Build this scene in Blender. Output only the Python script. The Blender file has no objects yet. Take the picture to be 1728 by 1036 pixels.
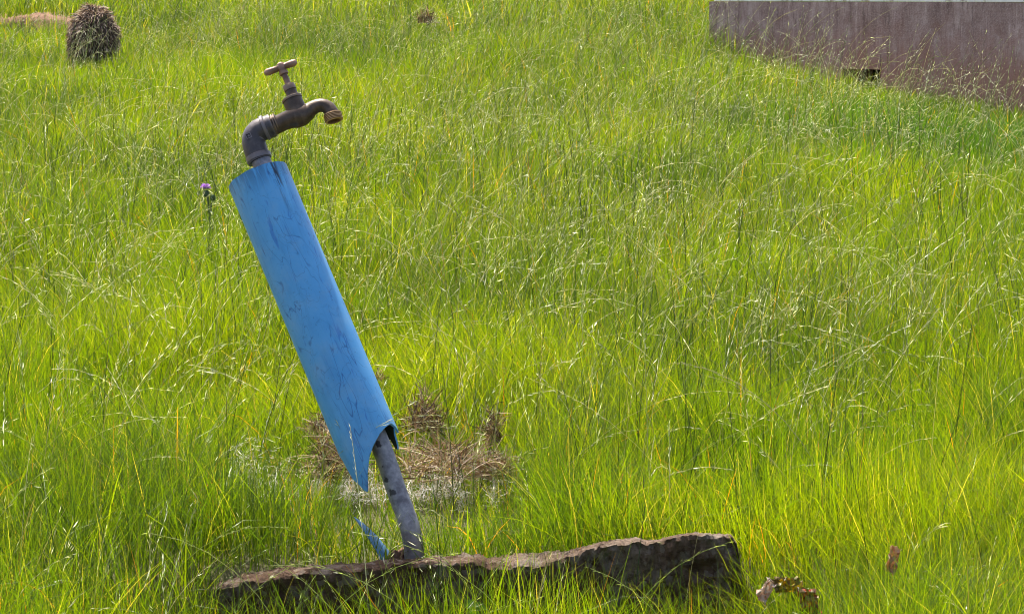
import bpy, bmesh, math, random
import numpy as np
from mathutils import Vector, Matrix, noise as mnoise

R = math.radians
rng = np.random.default_rng(11)
random.seed(7)
scene = bpy.context.scene
col = scene.collection

# ------------------------------------------------------------------ camera
F = 5000.0                     # focal length in photo pixels (photo is 1728 x 1036)
PITCH = R(6.0)
CAMPOS = Vector((0, -5.0, 0.97))
cd = bpy.data.cameras.new('camera')
cd.sensor_width = 36.0
cd.lens = 36.0 * F / 1728.0
cd.clip_start = 0.05
cd.clip_end = 2000
cam = bpy.data.objects.new('camera', cd)
cam.location = CAMPOS
cam.rotation_euler = (math.pi / 2 - PITCH, 0, 0)
col.objects.link(cam)
scene.camera = cam

# ------------------------------------------------------------------ light
SUN_EL, SUN_AZ = R(60), R(-25)          # azimuth from +Y, negative = left
sdir = Vector((math.cos(SUN_EL) * math.sin(SUN_AZ), math.cos(SUN_EL) * math.cos(SUN_AZ), math.sin(SUN_EL)))
world = bpy.data.worlds.new('World')
scene.world = world
world.use_nodes = True
wt = world.node_tree
sky = wt.nodes.new('ShaderNodeTexSky')
sky.sky_type = 'NISHITA'
sky.sun_disc = False
sky.sun_elevation = SUN_EL
sky.sun_rotation = SUN_AZ
sky.air_density = 0.75
sky.dust_density = 4.0
sky.ozone_density = 0.6
wt.links.new(sky.outputs[0], wt.nodes['Background'].inputs[0])
wt.nodes['Background'].inputs[1].default_value = 0.13
ld = bpy.data.lights.new('sun', 'SUN')
ld.energy = 4.2
ld.angle = R(0.5)
ld.color = (1.0, 0.95, 0.86)
lo = bpy.data.objects.new('sun', ld)
lo.rotation_euler = (-sdir).to_track_quat('-Z', 'Y').to_euler()
col.objects.link(lo)
scene.view_settings.view_transform = 'Standard'
scene.view_settings.look = 'None'
scene.view_settings.exposure = 1.12
scene.view_settings.gamma = 1.0
scene.cycles.filter_width = 1.0
scene.cycles.max_bounces = 12
scene.cycles.transmission_bounces = 6
scene.cycles.diffuse_bounces = 8

# ------------------------------------------------------------------ helpers
FWD = Vector((0, math.cos(PITCH), -math.sin(PITCH)))
UP = Vector((0, math.sin(PITCH), math.cos(PITCH)))
RT = Vector((1, 0, 0))

def ray(px, py):
    return FWD + RT * ((px - 864) / F) + UP * ((518 - py) / F)

def P(px, py, y):
    d = ray(px, py)
    return CAMPOS + d * ((y - CAMPOS.y) / d.y)

class Plane:
    """a plane in the place, so that sizes measured in the photo can be set out on it"""
    def __init__(s, o, e, a):
        s.o, s.e, s.a = o, e.normalized(), a.normalized()
        s.n = s.e.cross(s.a).normalized()
        if s.n.y > 0: s.n = -s.n          # towards the camera
    def at(s, px, py, off=0.0):
        d = ray(px, py)
        return CAMPOS + d * ((s.o - CAMPOS).dot(s.n) / d.dot(s.n)) + s.n * off

def vnoise(x, y, cell, seed):
    g = np.random.default_rng(seed).random((128, 128))
    fx, fy = x / cell + 500.0, y / cell + 500.0
    ix, iy = np.floor(fx).astype(int), np.floor(fy).astype(int)
    tx, ty = fx - ix, fy - iy
    tx, ty = tx * tx * (3 - 2 * tx), ty * ty * (3 - 2 * ty)
    a = g[ix % 128, iy % 128]; b = g[(ix + 1) % 128, iy % 128]
    c = g[ix % 128, (iy + 1) % 128]; d = g[(ix + 1) % 128, (iy + 1) % 128]
    return (a * (1 - tx) + b * tx) * (1 - ty) + (c * (1 - tx) + d * tx) * ty

def sstep(a, b, x):
    t = np.clip((x - a) / (b - a), 0, 1)
    return t * t * (3 - 2 * t)

# the wall's front face runs from WA to WB on the ground plan
WA = np.array([0.887, 8.4]); WB = np.array([1.987, 6.5])
wdir = (WB - WA) / np.linalg.norm(WB - WA)
wnor = np.array([-abs(wdir[1]), -abs(wdir[0])]); wnor = wnor / np.linalg.norm(wnor)
if abs(wnor @ wdir) > 1e-6:
    wnor = np.array([wdir[1], -wdir[0]])
def wall_uv(x, y):
    dx, dy = x - WA[0], y - WA[1]
    return dx * wdir[0] + dy * wdir[1], dx * wnor[0] + dy * wnor[1]

def gz(x, y):
    """height of the ground"""
    x = np.asarray(x, float); y = np.asarray(y, float)
    yy = np.minimum(y, 40.0)
    z = 0.079 * yy
    calm = 1 - .85 * np.exp(-((y + .05) / .3) ** 2) * np.exp(-((x + .1) / .55) ** 4)
    z = z + (vnoise(x, y, 0.55, 1) - .5) * 0.045 * calm + (vnoise(x, y, 1.7, 2) - .5) * 0.06 * sstep(.5, 3, np.abs(y))
    z = z - 0.13 * (1 - sstep(-0.22, -0.035, y)) * np.exp(-((x + .06) / .58) ** 8)
    z = z - 0.03 * (1 - sstep(-0.5, 0, y))
    u, v = wall_uv(x, y)
    z = z + 0.06 * np.exp(-((u - .05) / .35) ** 2) * np.exp(-((v - .2) / .4) ** 2)
    return z

def gz1(x, y):
    return float(gz(np.array([x]), np.array([y]))[0])

def G(px, py, h=0.0):
    """the point h above the sloping ground seen at a picture position"""
    Y = (1.365 - h) * F / (py + 8 + 395)
    return P(px, py, Y - 5)

def tag(o, label=None, cat=None, group=None, kind=None):
    if label: o['label'] = label
    if cat: o['category'] = cat
    if group: o['group'] = group
    if kind: o['kind'] = kind
    return o

def empty(name, loc, label, cat, group=None):
    o = bpy.data.objects.new(name, None)
    o.location = loc
    col.objects.link(o)
    return tag(o, label, cat, group)

def obj(name, bm, mat, parent=None, smooth=True, angle=40):
    me = bpy.data.meshes.new(name)
    bmesh.ops.recalc_face_normals(bm, faces=bm.faces[:])
    bm.to_mesh(me); bm.free()
    me.materials.append(mat)
    if smooth:
        me.shade_smooth()
        me.set_sharp_from_angle(angle=R(angle))
    o = bpy.data.objects.new(name, me)
    col.objects.link(o)
    if parent:
        o.parent = parent
        bpy.context.view_layer.update()
        o.matrix_parent_inverse = parent.matrix_world.inverted()
    return o

def raw_mesh(name, V, Q, C, mat, parent=None, T=None):
    """numpy verts (n,3), quads (m,4), triangles (k,3), colours (n,3)"""
    me = bpy.data.meshes.new(name)
    nq = 0 if Q is None else len(Q); nt = 0 if T is None else len(T)
    me.vertices.add(len(V)); me.vertices.foreach_set('co', np.ascontiguousarray(V, np.float32).ravel())
    idx = []
    if nq: idx.append(Q.ravel())
    if nt: idx.append(T.ravel())
    idx = np.concatenate(idx).astype(np.int32)
    me.loops.add(len(idx)); me.loops.foreach_set('vertex_index', idx)
    starts = np.concatenate([np.arange(nq) * 4, nq * 4 + np.arange(nt) * 3]).astype(np.int32)
    me.polygons.add(nq + nt); me.polygons.foreach_set('loop_start', starts)
    me.update(calc_edges=True)
    if C is not None:
        at = me.color_attributes.new('Col', 'FLOAT_COLOR', 'POINT')
        c4 = np.ones((len(V), 4), np.float32); c4[:, :3] = C
        at.data.foreach_set('color', c4.ravel())
    me.materials.append(mat)
    o = bpy.data.objects.new(name, me)
    col.objects.link(o)
    if parent:
        o.parent = parent
        bpy.context.view_layer.update()
        o.matrix_parent_inverse = parent.matrix_world.inverted()
    return o

def sweep(bm, pts, radii, n=20, caps=True, squash=1.0):
    pts = [Vector(p) for p in pts]
    rings = []
    t0 = (pts[1] - pts[0]).normalized()
    ref = Vector((0, -1, 0)) if abs(t0.y) < .9 else Vector((1, 0, 0))
    nrm = (ref - t0 * ref.dot(t0)).normalized()
    for i, p in enumerate(pts):
        if i == 0: t = pts[1] - pts[0]
        elif i == len(pts) - 1: t = pts[-1] - pts[-2]
        else:
            a = pts[i] - pts[i - 1]; b = pts[i + 1] - pts[i]
            t = (a.normalized() if a.length > 1e-9 else Vector()) + (b.normalized() if b.length > 1e-9 else Vector())
        t = t.normalized() if t.length > 1e-9 else t0
        t0 = t
        nrm = nrm - t * nrm.dot(t)
        nrm.normalize()
        b = t.cross(nrm)
        rings.append([bm.verts.new(p + (nrm * math.cos(k * 2 * math.pi / n) + b * math.sin(k * 2 * math.pi / n) * squash) * radii[i]) for k in range(n)])
    for a, b in zip(rings, rings[1:]):
        for k in range(n):
            bm.faces.new((a[k], a[(k + 1) % n], b[(k + 1) % n], b[k]))
    if caps:
        bm.faces.new(rings[0][::-1]); bm.faces.new(rings[-1])
    return rings

def lathe(bm, o, axis, prof, n=28, caps=True):
    """prof: list of (distance along axis, radius)"""
    axis = axis.normalized()
    ref = Vector((1, 0, 0)) if abs(axis.x) < .8 else Vector((0, 1, 0))
    nrm = (ref - axis * ref.dot(axis)).normalized(); b = axis.cross(nrm)
    rings = [[bm.verts.new(o + axis * s + (nrm * math.cos(k * 2 * math.pi / n) + b * math.sin(k * 2 * math.pi / n)) * r) for k in range(n)] for s, r in prof]
    for a, c in zip(rings, rings[1:]):
        for k in range(n):
            bm.faces.new((a[k], a[(k + 1) % n], c[(k + 1) % n], c[k]))
    if caps:
        bm.faces.new(rings[0][::-1]); bm.faces.new(rings[-1])

def smooth_path(pts, n=6):
    pts = [Vector(p) for p in pts]
    out = []
    ext = [pts[0] * 2 - pts[1]] + pts + [pts[-1] * 2 - pts[-2]]
    for i in range(1, len(ext) - 2):
        p0, p1, p2, p3 = ext[i - 1:i + 3]
        for k in range(n):
            t = k / n
            out.append(0.5 * ((2 * p1) + (p2 - p0) * t + (2 * p0 - 5 * p1 + 4 * p2 - p3) * t * t + (3 * p1 - p0 - 3 * p2 + p3) * t ** 3))
    out.append(pts[-1])
    return out

def lerp_list(vals, n):
    out = []
    for a, b in zip(vals, vals[1:]):
        for k in range(n): out.append(a + (b - a) * k / n)
    out.append(vals[-1])
    return out

# ------------------------------------------------------------------ materials
class NT:
    def __init__(s, name):
        s.m = bpy.data.materials.new(name); s.m.use_nodes = True
        s.t = s.m.node_tree; s.b = s.t.nodes['Principled BSDF']; s.out = s.t.nodes['Material Output']
    def n(s, typ, ins=None, **kw):
        nd = s.t.nodes.new(typ)
        for k, v in kw.items(): setattr(nd, k, v)
        for k, v in (ins or {}).items():
            if isinstance(v, bpy.types.NodeSocket): s.t.links.new(v, nd.inputs[k])
            else: nd.inputs[k].default_value = v
        return nd
    def link(s, a, b): s.t.links.new(a, b)
    def set(s, **kw):
        for k, v in kw.items():
            k = k.replace('_', ' ')
            if isinstance(v, bpy.types.NodeSocket): s.link(v, s.b.inputs[k])
            else: s.b.inputs[k].default_value = v
    def coord(s, kind='Object', scale=None):
        c = s.n('ShaderNodeTexCoord').outputs[kind]
        if scale:
            c = s.n('ShaderNodeMapping', {0: c, 3: scale}).outputs[0]
        return c
    def noise(s, vec, scale, detail=4, rough=.55, dist=0.0):
        return s.n('ShaderNodeTexNoise', {'Vector': vec, 'Scale': scale, 'Detail': detail, 'Roughness': rough, 'Distortion': dist}).outputs[0]
    def ramp(s, fac, stops, interp='LINEAR'):
        r = s.n('ShaderNodeValToRGB', {0: fac})
        el = r.color_ramp.elements
        r.color_ramp.interpolation = interp
        while len(el) < len(stops): el.new(.5)
        for e, (p, c) in zip(el, stops):
            e.position = p
            e.color = (*c, 1) if not isinstance(c, (int, float)) else (c, c, c, 1)
        return r.outputs[0]
    def math(s, op, a, b=0.0, c=None):
        ins = {0: a, 1: b}
        if c is not None: ins[2] = c
        return s.n('ShaderNodeMath', ins, operation=op).outputs[0]
    def mix(s, fac, a, b, mode='MIX'):
        nd = s.n('ShaderNodeMix', data_type='RGBA', blend_type=mode)
        for i, v in ((0, fac), (6, a), (7, b)):
            if isinstance(v, bpy.types.NodeSocket): s.link(v, nd.inputs[i])
            else: nd.inputs[i].default_value = v if i == 0 else (*v, 1)
        return nd.outputs[2]
    def bump(s, h, strength=.3, dist=.01):
        s.link(s.n('ShaderNodeBump', {'Height': h, 'Strength': strength, 'Distance': dist}).outputs[0], s.b.inputs['Normal'])

def leaf_material(name, trans=.5, tint=(1.5, 1.35, .5), rough=.4, spec=.5):
    m = NT(name)
    a = m.n('ShaderNodeVertexColor', layer_name='Col').outputs[0]
    m.set(Base_Color=a, Roughness=rough, Specular_IOR_Level=spec)
    tc = m.mix(1.0, a, tint, 'MULTIPLY')
    tr = m.n('ShaderNodeBsdfTranslucent', {0: tc})
    mx = m.n('ShaderNodeMixShader', {0: trans, 1: m.b.outputs[0], 2: tr.outputs[0]})
    m.link(mx.outputs[0], m.out.inputs[0])
    return m.m

M_grass = leaf_material('grass blade', .55, (2.35, 2.1, .35), .36, .5)
M_stalk = leaf_material('grass seed stalk', .45, (1.3, 1.35, .95), .3, .6)
M_straw = leaf_material('dry straw', .2, (1.1, 1.0, .8), .55, .3)
M_fluff = leaf_material('white fluff', .45, (1.0, 1.0, 1.0), .6, .3)

m = NT('soil')
c = m.coord()
n1 = m.noise(c, 6, 6); n2 = m.noise(c, 60, 5)
m.set(Base_Color=m.mix(n2, m.ramp(n1, [(.3, (.07, .075, .022)), (.7, (.11, .115, .032))]), (.12, .095, .045), 'MIX'), Roughness=.95)
m.bump(n2, .6, .02)
M_soil = m.m

m = NT('reddish earth')
c = m.coord(); n1 = m.noise(c, 12, 6)
m.set(Base_Color=m.ramp(n1, [(.3, (.20, .095, .055)), (.7, (.29, .165, .10))]), Roughness=.95)
m.bump(m.noise(c, 50, 5), .6, .02)
M_earth = m.m

# worn blue plastic: scratches are contour lines of distorted noise; the uv map is (metres round, metres along)
m = NT('scuffed blue plastic')
uv = m.n('ShaderNodeUVMap', uv_map='UVMap').outputs[0]
base = m.ramp(m.noise(uv, 14, 5), [(.3, (.07, .33, .68)), (.7, (.11, .40, .75))])
def lines(scale, sx, sy, width, dist, seed, msk, lo_, hi_):
    v = m.n('ShaderNodeMapping', {0: uv, 1: (seed, seed * .7, 0), 3: (sx, sy, 1)}).outputs[0]
    d = m.math('ABSOLUTE', m.math('SUBTRACT', m.noise(v, scale, 2, .5, dist), .5))
    l = m.n('ShaderNodeMapRange', {0: d, 1: 0.0, 2: width, 3: 1.0, 4: 0.0}).outputs[0]
    k = m.noise(m.n('ShaderNodeMapping', {0: uv, 1: (seed + 3, seed, 0)}).outputs[0], msk, 3)
    return m.math('MULTIPLY', l, m.n('ShaderNodeMapRange', {0: k, 1: lo_, 2: hi_}).outputs[0])
s1 = lines(17, 1, .5, .0050, 1.1, 2.3, 20, .38, .48)
s2 = lines(30, 1.3, .14, .008, .35, 7.1, 14, .42, .54)
s3 = lines(34, 1, .6, .008, 1.6, 4.7, 24, .46, .55)
cl = m.mix(m.math('MULTIPLY', s1, .72), base, (.015, .11, .32))
cl = m.mix(m.math('MULTIPLY', s2, .85), cl, (.012, .09, .32))
cl = m.mix(m.math('MULTIPLY', s3, .5), cl, (.02, .10, .26))
# long darker rub marks of deeper blue
v = m.n('ShaderNodeMapping', {0: uv, 1: (1.3, .4, 0), 3: (1, .14, 1)}).outputs[0]
rub = m.n('ShaderNodeMapRange', {0: m.noise(v, 95, 4, .65, .5), 1: .60, 2: .67}).outputs[0]
cl = m.mix(m.math('MULTIPLY', rub, .65), cl, (.025, .16, .52))
sp = m.n('ShaderNodeMapRange', {0: m.noise(uv, 260, 2), 1: .70, 2: .74}).outputs[0]
cl = m.mix(m.math('MULTIPLY', sp, .7), cl, (.03, .06, .10))
# grime drips under the upper rim
xyz = m.n('ShaderNodeSeparateXYZ', {0: uv})
v = m.n('ShaderNodeMapping', {0: uv, 1: (.05, 0, 0), 3: (1, .12, 1)}).outputs[0]
dr = m.n('ShaderNodeMapRange', {0: m.noise(v, 130, 4, .65, .6), 1: .42, 2: .54}).outputs[0]
fade = m.n('ShaderNodeMapRange', {0: xyz.outputs[1], 1: .045, 2: .105, 3: 1.0, 4: 0.0}).outputs[0]
du = m.math('ABSOLUTE', m.math('SUBTRACT', xyz.outputs[0], m.math('ADD', .0385, m.math('MULTIPLY', xyz.outputs[1], -.05))))
strip = m.n('ShaderNodeMapRange', {0: du, 1: .002, 2: .007, 3: 1.0, 4: 0.0}).outputs[0]
cl = m.mix(m.math('MULTIPLY', m.math('MULTIPLY', dr, strip), m.math('MULTIPLY', fade, .95)), cl, (.012, .02, .035))
fade2 = m.n('ShaderNodeMapRange', {0: xyz.outputs[1], 1: .0, 2: .045, 3: .55, 4: 0.0}).outputs[0]
cl = m.mix(m.math('MULTIPLY', dr, fade2), cl, (.02, .045, .09))
# chalky fading
ch = m.n('ShaderNodeMapRange', {0: m.noise(uv, 18, 4, .6), 1: .48, 2: .75, 3: 0.0, 4: .35}).outputs[0]
cl = m.mix(ch, cl, (.27, .45, .62))
br = m.n('ShaderNodeMapRange', {0: m.noise(uv, 11, 5, .6), 1: .56, 2: .72, 3: 0.0, 4: .22}).outputs[0]
cl = m.mix(br, cl, (.20, .26, .26))
sv_ = m.n('ShaderNodeMapping', {0: uv, 1: (4.1, 2.2, 0), 3: (1, .08, 1)}).outputs[0]
stk = m.n('ShaderNodeMapRange', {0: m.noise(sv_, 70, 5, .7, .3), 1: .50, 2: .70, 3: 0.0, 4: .30}).outputs[0]
cl = m.mix(stk, cl, (.035, .19, .42))
mud = m.n('ShaderNodeMapRange', {0: m.math('ADD', xyz.outputs[1], m.math('MULTIPLY', m.noise(uv, 45, 5, .7), .22)), 1: .56, 2: .72, 3: 0.0, 4: .4}).outputs[0]
cl = m.mix(m.math('MULTIPLY', mud, m.noise(uv, 130, 4, .7)), cl, (.10, .13, .12))
m.set(Base_Color=cl, Roughness=.42, Specular_IOR_Level=.45)
m.bump(m.math('SUBTRACT', 1.0, m.math('MAXIMUM', s1, s2)), .25, .0006)
M_blue = m.m

m = NT('torn blue plastic')
c = m.coord()
m.set(Base_Color=m.ramp(m.noise(c, 60, 4), [(.3, (.08, .25, .55)), (.7, (.2, .38, .62))]), Roughness=.4)
M_shard = m.m

def metal(name, a, b, metallic, rough, scale=60, bump=.25):
    m = NT(name)
    c = m.coord()
    n1 = m.noise(c, scale, 6, .65); n2 = m.noise(c, scale * 7, 4)
    pt = m.n('ShaderNodeNewGeometry').outputs['Pointiness']
    wear = m.n('ShaderNodeMapRange', {0: m.math('ADD', pt, m.math('MULTIPLY', m.math('SUBTRACT', n1, .5), .06)), 1: .515, 2: .57, 3: 0.0, 4: .75}).outputs[0]
    dark_tone = m.n('ShaderNodeMapRange', {0: m.math('ADD', pt, m.math('MULTIPLY', m.math('SUBTRACT', n1, .5), .06)), 1: .42, 2: .49, 3: .85, 4: 0.0}).outputs[0]  # darker tone where the surface is concave
    cm_ = m.mix(m.math('MULTIPLY', n2, .5), m.ramp(n1, [(.3, a), (.7, b)]), tuple(x * .6 for x in a))
    cm_ = m.mix(wear, cm_, tuple(min(1, x * 2.0) for x in b))
    cm_ = m.mix(dark_tone, cm_, tuple(x * .35 for x in a))
    m.set(Base_Color=cm_, Metallic=metallic,
          Roughness=m.n('ShaderNodeMapRange', {0: n1, 1: .3, 2: .7, 3: rough - .08, 4: rough + .15}).outputs[0])
    m.bump(n2, bump, .0008)
    return m.m
M_cast = metal('weathered cast fitting', (.060, .052, .054), (.115, .10, .10), .4, .42)
M_brass = metal('tarnished brass', (.070, .048, .034), (.14, .10, .072), .5, .40)
M_handle = metal('worn handle metal', (.16, .09, .06), (.25, .155, .11), .4, .42)
M_ring = metal('bare brass thread', (.25, .14, .065), (.40, .25, .125), .7, .38)
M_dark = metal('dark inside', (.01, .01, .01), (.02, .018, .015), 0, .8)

m = NT('galvanised pipe')
c = m.coord()
n1 = m.noise(c, 45, 6, .65); n2 = m.noise(c, 9, 3)
cc = m.ramp(n1, [(.34, (.14, .13, .145)), (.5, (.27, .26, .285)), (.66, (.44, .42, .43))])
sv = m.n('ShaderNodeTexVoronoi', {'Vector': m.coord(scale=(1, 1, .8)), 'Scale': 36.0}, feature='F1').outputs[0]
spots = m.n('ShaderNodeMapRange', {0: m.math('ADD', sv, m.math('MULTIPLY', n1, .15)), 1: .30, 2: .36, 3: 1.0, 4: 0.0}).outputs[0]
cc = m.mix(m.math('MULTIPLY', spots, .25), cc, (.045, .042, .055))
PIPE_MAT, PIPE_COL, PIPE_C = m, cc, c
rz = m.n('ShaderNodeSeparateXYZ', {0: c}).outputs[2]
rust = m.n('ShaderNodeMapRange', {0: m.math('ADD', rz, m.math('MULTIPLY', n2, .1)), 1: .05, 2: .16, 3: .5, 4: 0.0}).outputs[0]
cc = m.mix(rust, cc, (.20, .14, .11))
m.set(Base_Color=cc, Metallic=.25, Roughness=.55)
m.bump(n1, .3, .001)
M_pipe = m.m

m = NT('old concrete')
c = m.coord()
n1 = m.noise(c, 7, 6, .65); n2 = m.noise(c, 60, 6, .75); n3 = m.noise(c, 20, 6, .65)
cc = m.ramp(n1, [(.34, (.082, .042, .023)), (.5, (.15, .09, .055)), (.66, (.25, .18, .13))])
cc = m.mix(m.n('ShaderNodeMapRange', {0: n2, 1: .47, 2: .62, 3: 0.0, 4: .75}).outputs[0], cc, (.055, .030, .017))
cc = m.mix(m.n('ShaderNodeMapRange', {0: n3, 1: .56, 2: .64, 3: 0.0, 4: .6}).outputs[0], cc, (.26, .225, .18))
vo = m.n('ShaderNodeTexVoronoi', {'Vector': c, 'Scale': 95.0}).outputs[1]
g1 = m.n('ShaderNodeSeparateColor', {0: vo}).outputs[0]
cc = m.mix(m.n('ShaderNodeMapRange', {0: g1, 1: .80, 2: .84, 3: 0.0, 4: .45}).outputs[0], cc, (.30, .24, .19))
cc = m.mix(m.n('ShaderNodeMapRange', {0: m.noise(c, 33, 4, .6), 1: .63, 2: .68, 3: 0.0, 4: .6}).outputs[0], cc, (.13, .14, .05))
m.set(Base_Color=cc, Roughness=.92, Specular_IOR_Level=.2)
m.bump(m.math('ADD', n2, m.math('MULTIPLY', n3, .7)), 1.0, .014)
M_conc = m.m

m = NT('plum paint')
c = m.coord()
vs = m.coord(scale=(1, 1, .16))
n1 = m.noise(vs, 17, 7, .7, .6); n2 = m.noise(c, 4, 4); n3 = m.noise(c, 110, 5, .75); n4 = m.noise(vs, 55, 5, .7, .4); n5 = m.noise(c, 9, 6, .65)
cc = m.ramp(m.math('ADD', m.math('MULTIPLY', n1, .5), m.math('MULTIPLY', n5, .5)), [(.36, (.18, .105, .095)), (.5, (.33, .215, .20)), (.62, (.50, .365, .345))])
cc = m.mix(m.n('ShaderNodeMapRange', {0: n4, 1: .55, 2: .68, 3: 0.0, 4: .6}).outputs[0], cc, (.10, .065, .065))
cc = m.mix(m.n('ShaderNodeMapRange', {0: n3, 1: .48, 2: .68, 3: 0.0, 4: .5}).outputs[0], cc, (.54, .41, .39))
oz = m.n('ShaderNodeSeparateXYZ', {0: c}).outputs[2]
ru = m.n('ShaderNodeMapRange', {0: m.math('ADD', oz, m.math('MULTIPLY', n5, .45)), 1: .88, 2: 1.08, 3: .85, 4: 0.0}).outputs[0]
cc = m.mix(ru, cc, (.33, .165, .13))
m.set(Base_Color=cc, Roughness=.75, Specular_IOR_Level=.3)
m.bump(m.math('ADD', n3, n1), .6, .008)
M_plum = m.m

m = NT('off white paint')
c = m.coord()
n1 = m.noise(c, 14, 6, .65)
m.set(Base_Color=m.ramp(n1, [(.36, (.42, .33, .28)), (.45, (.80, .77, .74)), (.7, (.86, .84, .82))]), Roughness=.8)
M_white = m.m

# ------------------------------------------------------------------ ground (one sheet to the horizon)
def axis(vals):
    return np.array(sorted(set(np.round(np.concatenate(vals), 4))))
gx = axis([np.linspace(-400, -8, 14), np.arange(-8, -3, .5), np.arange(-3, 3.5, .05), np.arange(3.5, 9, .5), np.linspace(9, 400, 14)])
gy = axis([np.linspace(-60, -6, 10), np.arange(-6, -1.2, .2), np.arange(-1.2, 12, .05), np.arange(12, 20, .25), np.linspace(20, 800, 24)])
X, Y = np.meshgrid(gx, gy, indexing='ij')
Z = gz(X, Y)
V = np.stack([X, Y, Z], -1).reshape(-1, 3)
nx, ny = len(gx), len(gy)
I = (np.arange(nx - 1)[:, None] * ny + np.arange(ny - 1)[None]).ravel()
ground = raw_mesh('ground', V, np.stack([I, I + ny, I + ny + 1, I + 1], 1), None, M_soil)
ground.data.shade_smooth()
tag(ground, kind='structure')

# ------------------------------------------------------------------ earth bank far left
bm = bmesh.new()
rows = []
for i in range(62):
    x = -5.2 + i * .05
    y0 = 9.6 + .05 * math.sin(i * .7)
    h = .108 + .012 * math.sin(i * .9) + .01 * random.random()
    prof = [(-.10, -.06), (-.05, h * .8), (-.01, h), (.05, h), (.5, h * .7), (1.0, -.05)]
    rows.append([bm.verts.new((x, y0 + a, gz1(x, y0 + a) + b)) for a, b in prof])
for a, b in zip(rows, rows[1:]):
    for k in range(5):
        bm.faces.new((a[k], b[k], b[k + 1], a[k + 1]))
tag(obj('earth_bank', bm, M_earth), kind='structure')
def bank_h(x, y):
    return np.where((x > -5.2) & (x < -2.15) & (y > 9.6) & (y < 10.6), .1 * (1 - (y - 9.6)), 0.0)

# ------------------------------------------------------------------ standpipe: pipe, sleeve, elbow, tap
A2 = Vector((-0.399, 0.917))                       # direction of the tube in the picture plane (x right, y up)
LEAN = R(13.5)
AX = (RT * A2.x + UP * A2.y) * math.cos(LEAN) + FWD * math.sin(LEAN)
EX = RT * 0.917 + UP * 0.399
# foot of the tube stands about y = 0
foot = P(640, 790, 0.02)
PL = Plane(foot, EX, AX)
NN = PL.n
W = PL.at
T = W(435, 298); B = W(640, 790)
axis_v = (T - B).normalized()
base_pt = W(697, 950); base_pt.z = gz1(base_pt.x, base_pt.y)
stand = empty('standpipe', base_pt, 'leaning outdoor water tap on a grey pipe inside a broken blue plastic sleeve', 'water tap')

RS = .0525 * (T - CAMPOS).length / 5.0             # sleeve radius
# --- the sleeve, its lower end torn: the cut is given by points of the near side and of the far side
near_cut = [(591.5, 801), (596, 808), (606, 817), (615, 827), (619, 829), (619.5, 815), (619, 799), (623, 770), (629, 753), (637, 738), (642, 730),
            (650, 721), (656, 716), (661, 714), (667, 719), (672, 725), (677, 727)]
cut = []
for px, py in near_cut:
    d = ray(px, py)
    # hit of the ray with the near side of the cylinder
    best = None
    rel = CAMPOS - T
    dp = d - axis_v * d.dot(axis_v); rp = rel - axis_v * rel.dot(axis_v)
    a, b, c_ = dp.dot(dp), 2 * dp.dot(rp), rp.dot(rp) - RS * RS
    disc = max(b * b - 4 * a * c_, 0)
    t = (-b - math.sqrt(disc)) / (2 * a)
    h = CAMPOS + d * t - T
    th = math.atan2(h.dot(EX), h.dot(NN))
    cut.append((th, -h.dot(axis_v)))
cut.sort()
s_l, s_r = cut[0][1], cut[-1][1]
th_l, th_r = cut[0][0], cut[-1][0]
far = [(th_r + .12, s_r - .008), (th_r + .34, s_r - .010), (th_r + .50, s_r - .002), (th_r + .58, s_r + .016), (th_r + .66, s_r + .024), (th_r + .74, s_r + .020), (th_r + .80, s_r + .002), (th_r + 1.2, s_r - .01), (math.pi, s_r - .02),
       (th_l + 2 * math.pi - .55, s_r - .01), (th_l + 2 * math.pi - .14, s_l - .03)]
prof = cut + far + [(th_l + 2 * math.pi, s_l)]
def s_cut(th):
    while th < prof[0][0]: th += 2 * math.pi
    for (a, sa), (b, sb) in zip(prof, prof[1:]):
        if a <= th <= b: return sa + (sb - sa) * (th - a) / max(b - a, 1e-6)
    return prof[-1][1]
bm = bmesh.new()
uvl = bm.loops.layers.uv.new('UVMap')
angs = sorted(set([round(k * 2 * math.pi / 96 + th_l, 5) for k in range(96)] + [round(a, 5) for a, _ in cut] + [round(a, 5) for a, _ in far]))
angs = [a for a in angs if a < th_l + 2 * math.pi - 1e-4]
angs = [a for i, a in enumerate(angs) if i == 0 or a - angs[i - 1] > 2e-3]
NS = 40
def ring_pt(th, s, r):
    bow = .0005 * math.sin(th * 2 + s * 6)
    return T - axis_v * s + (EX * math.sin(th) + NN * math.cos(th)) * (r + bow)
grid = {}
for side, r in ((0, RS), (1, RS - .0035)):
    for i, th in enumerate(angs):
        sc = s_cut(th) + (.0015 * mnoise.noise((th * 9, 0, 0)) if side == 0 else .001)
        top = .0012 * mnoise.noise((th * 3, 5, 0))
        for k in range(NS + 1):
            s = top + (sc - top) * k / NS
            grid[side, i, k] = (bm.verts.new(ring_pt(th, s, r)), (th * RS, s))
def face(keys):
    f = bm.faces.new([grid[k][0] for k in keys])
    us = [grid[k][1][0] for k in keys]
    for l, k in zip(f.loops, keys):
        u = grid[k][1][0]
        if max(us) - u > 1.5 * RS * math.pi: u += 2 * math.pi * RS
        l[uvl].uv = (u, grid[k][1][1])
    if all(k[0] == 1 for k in keys): f.material_index = 1
na = len(angs)
for i in range(na):
    j = (i + 1) % na
    for k in range(NS):
        face([(0, i, k), (0, j, k), (0, j, k + 1), (0, i, k + 1)])
        face([(1, i, k), (1, i, k + 1), (1, j, k + 1), (1, j, k)])
    face([(0, i, 0), (1, i, 0), (1, j, 0), (0, j, 0)])
    face([(0, i, NS), (0, j, NS), (1, j, NS), (1, i, NS)])
slv = obj('sleeve', bm, M_blue, stand, angle=50)
m = NT('shaded inside of the sleeve')
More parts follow.
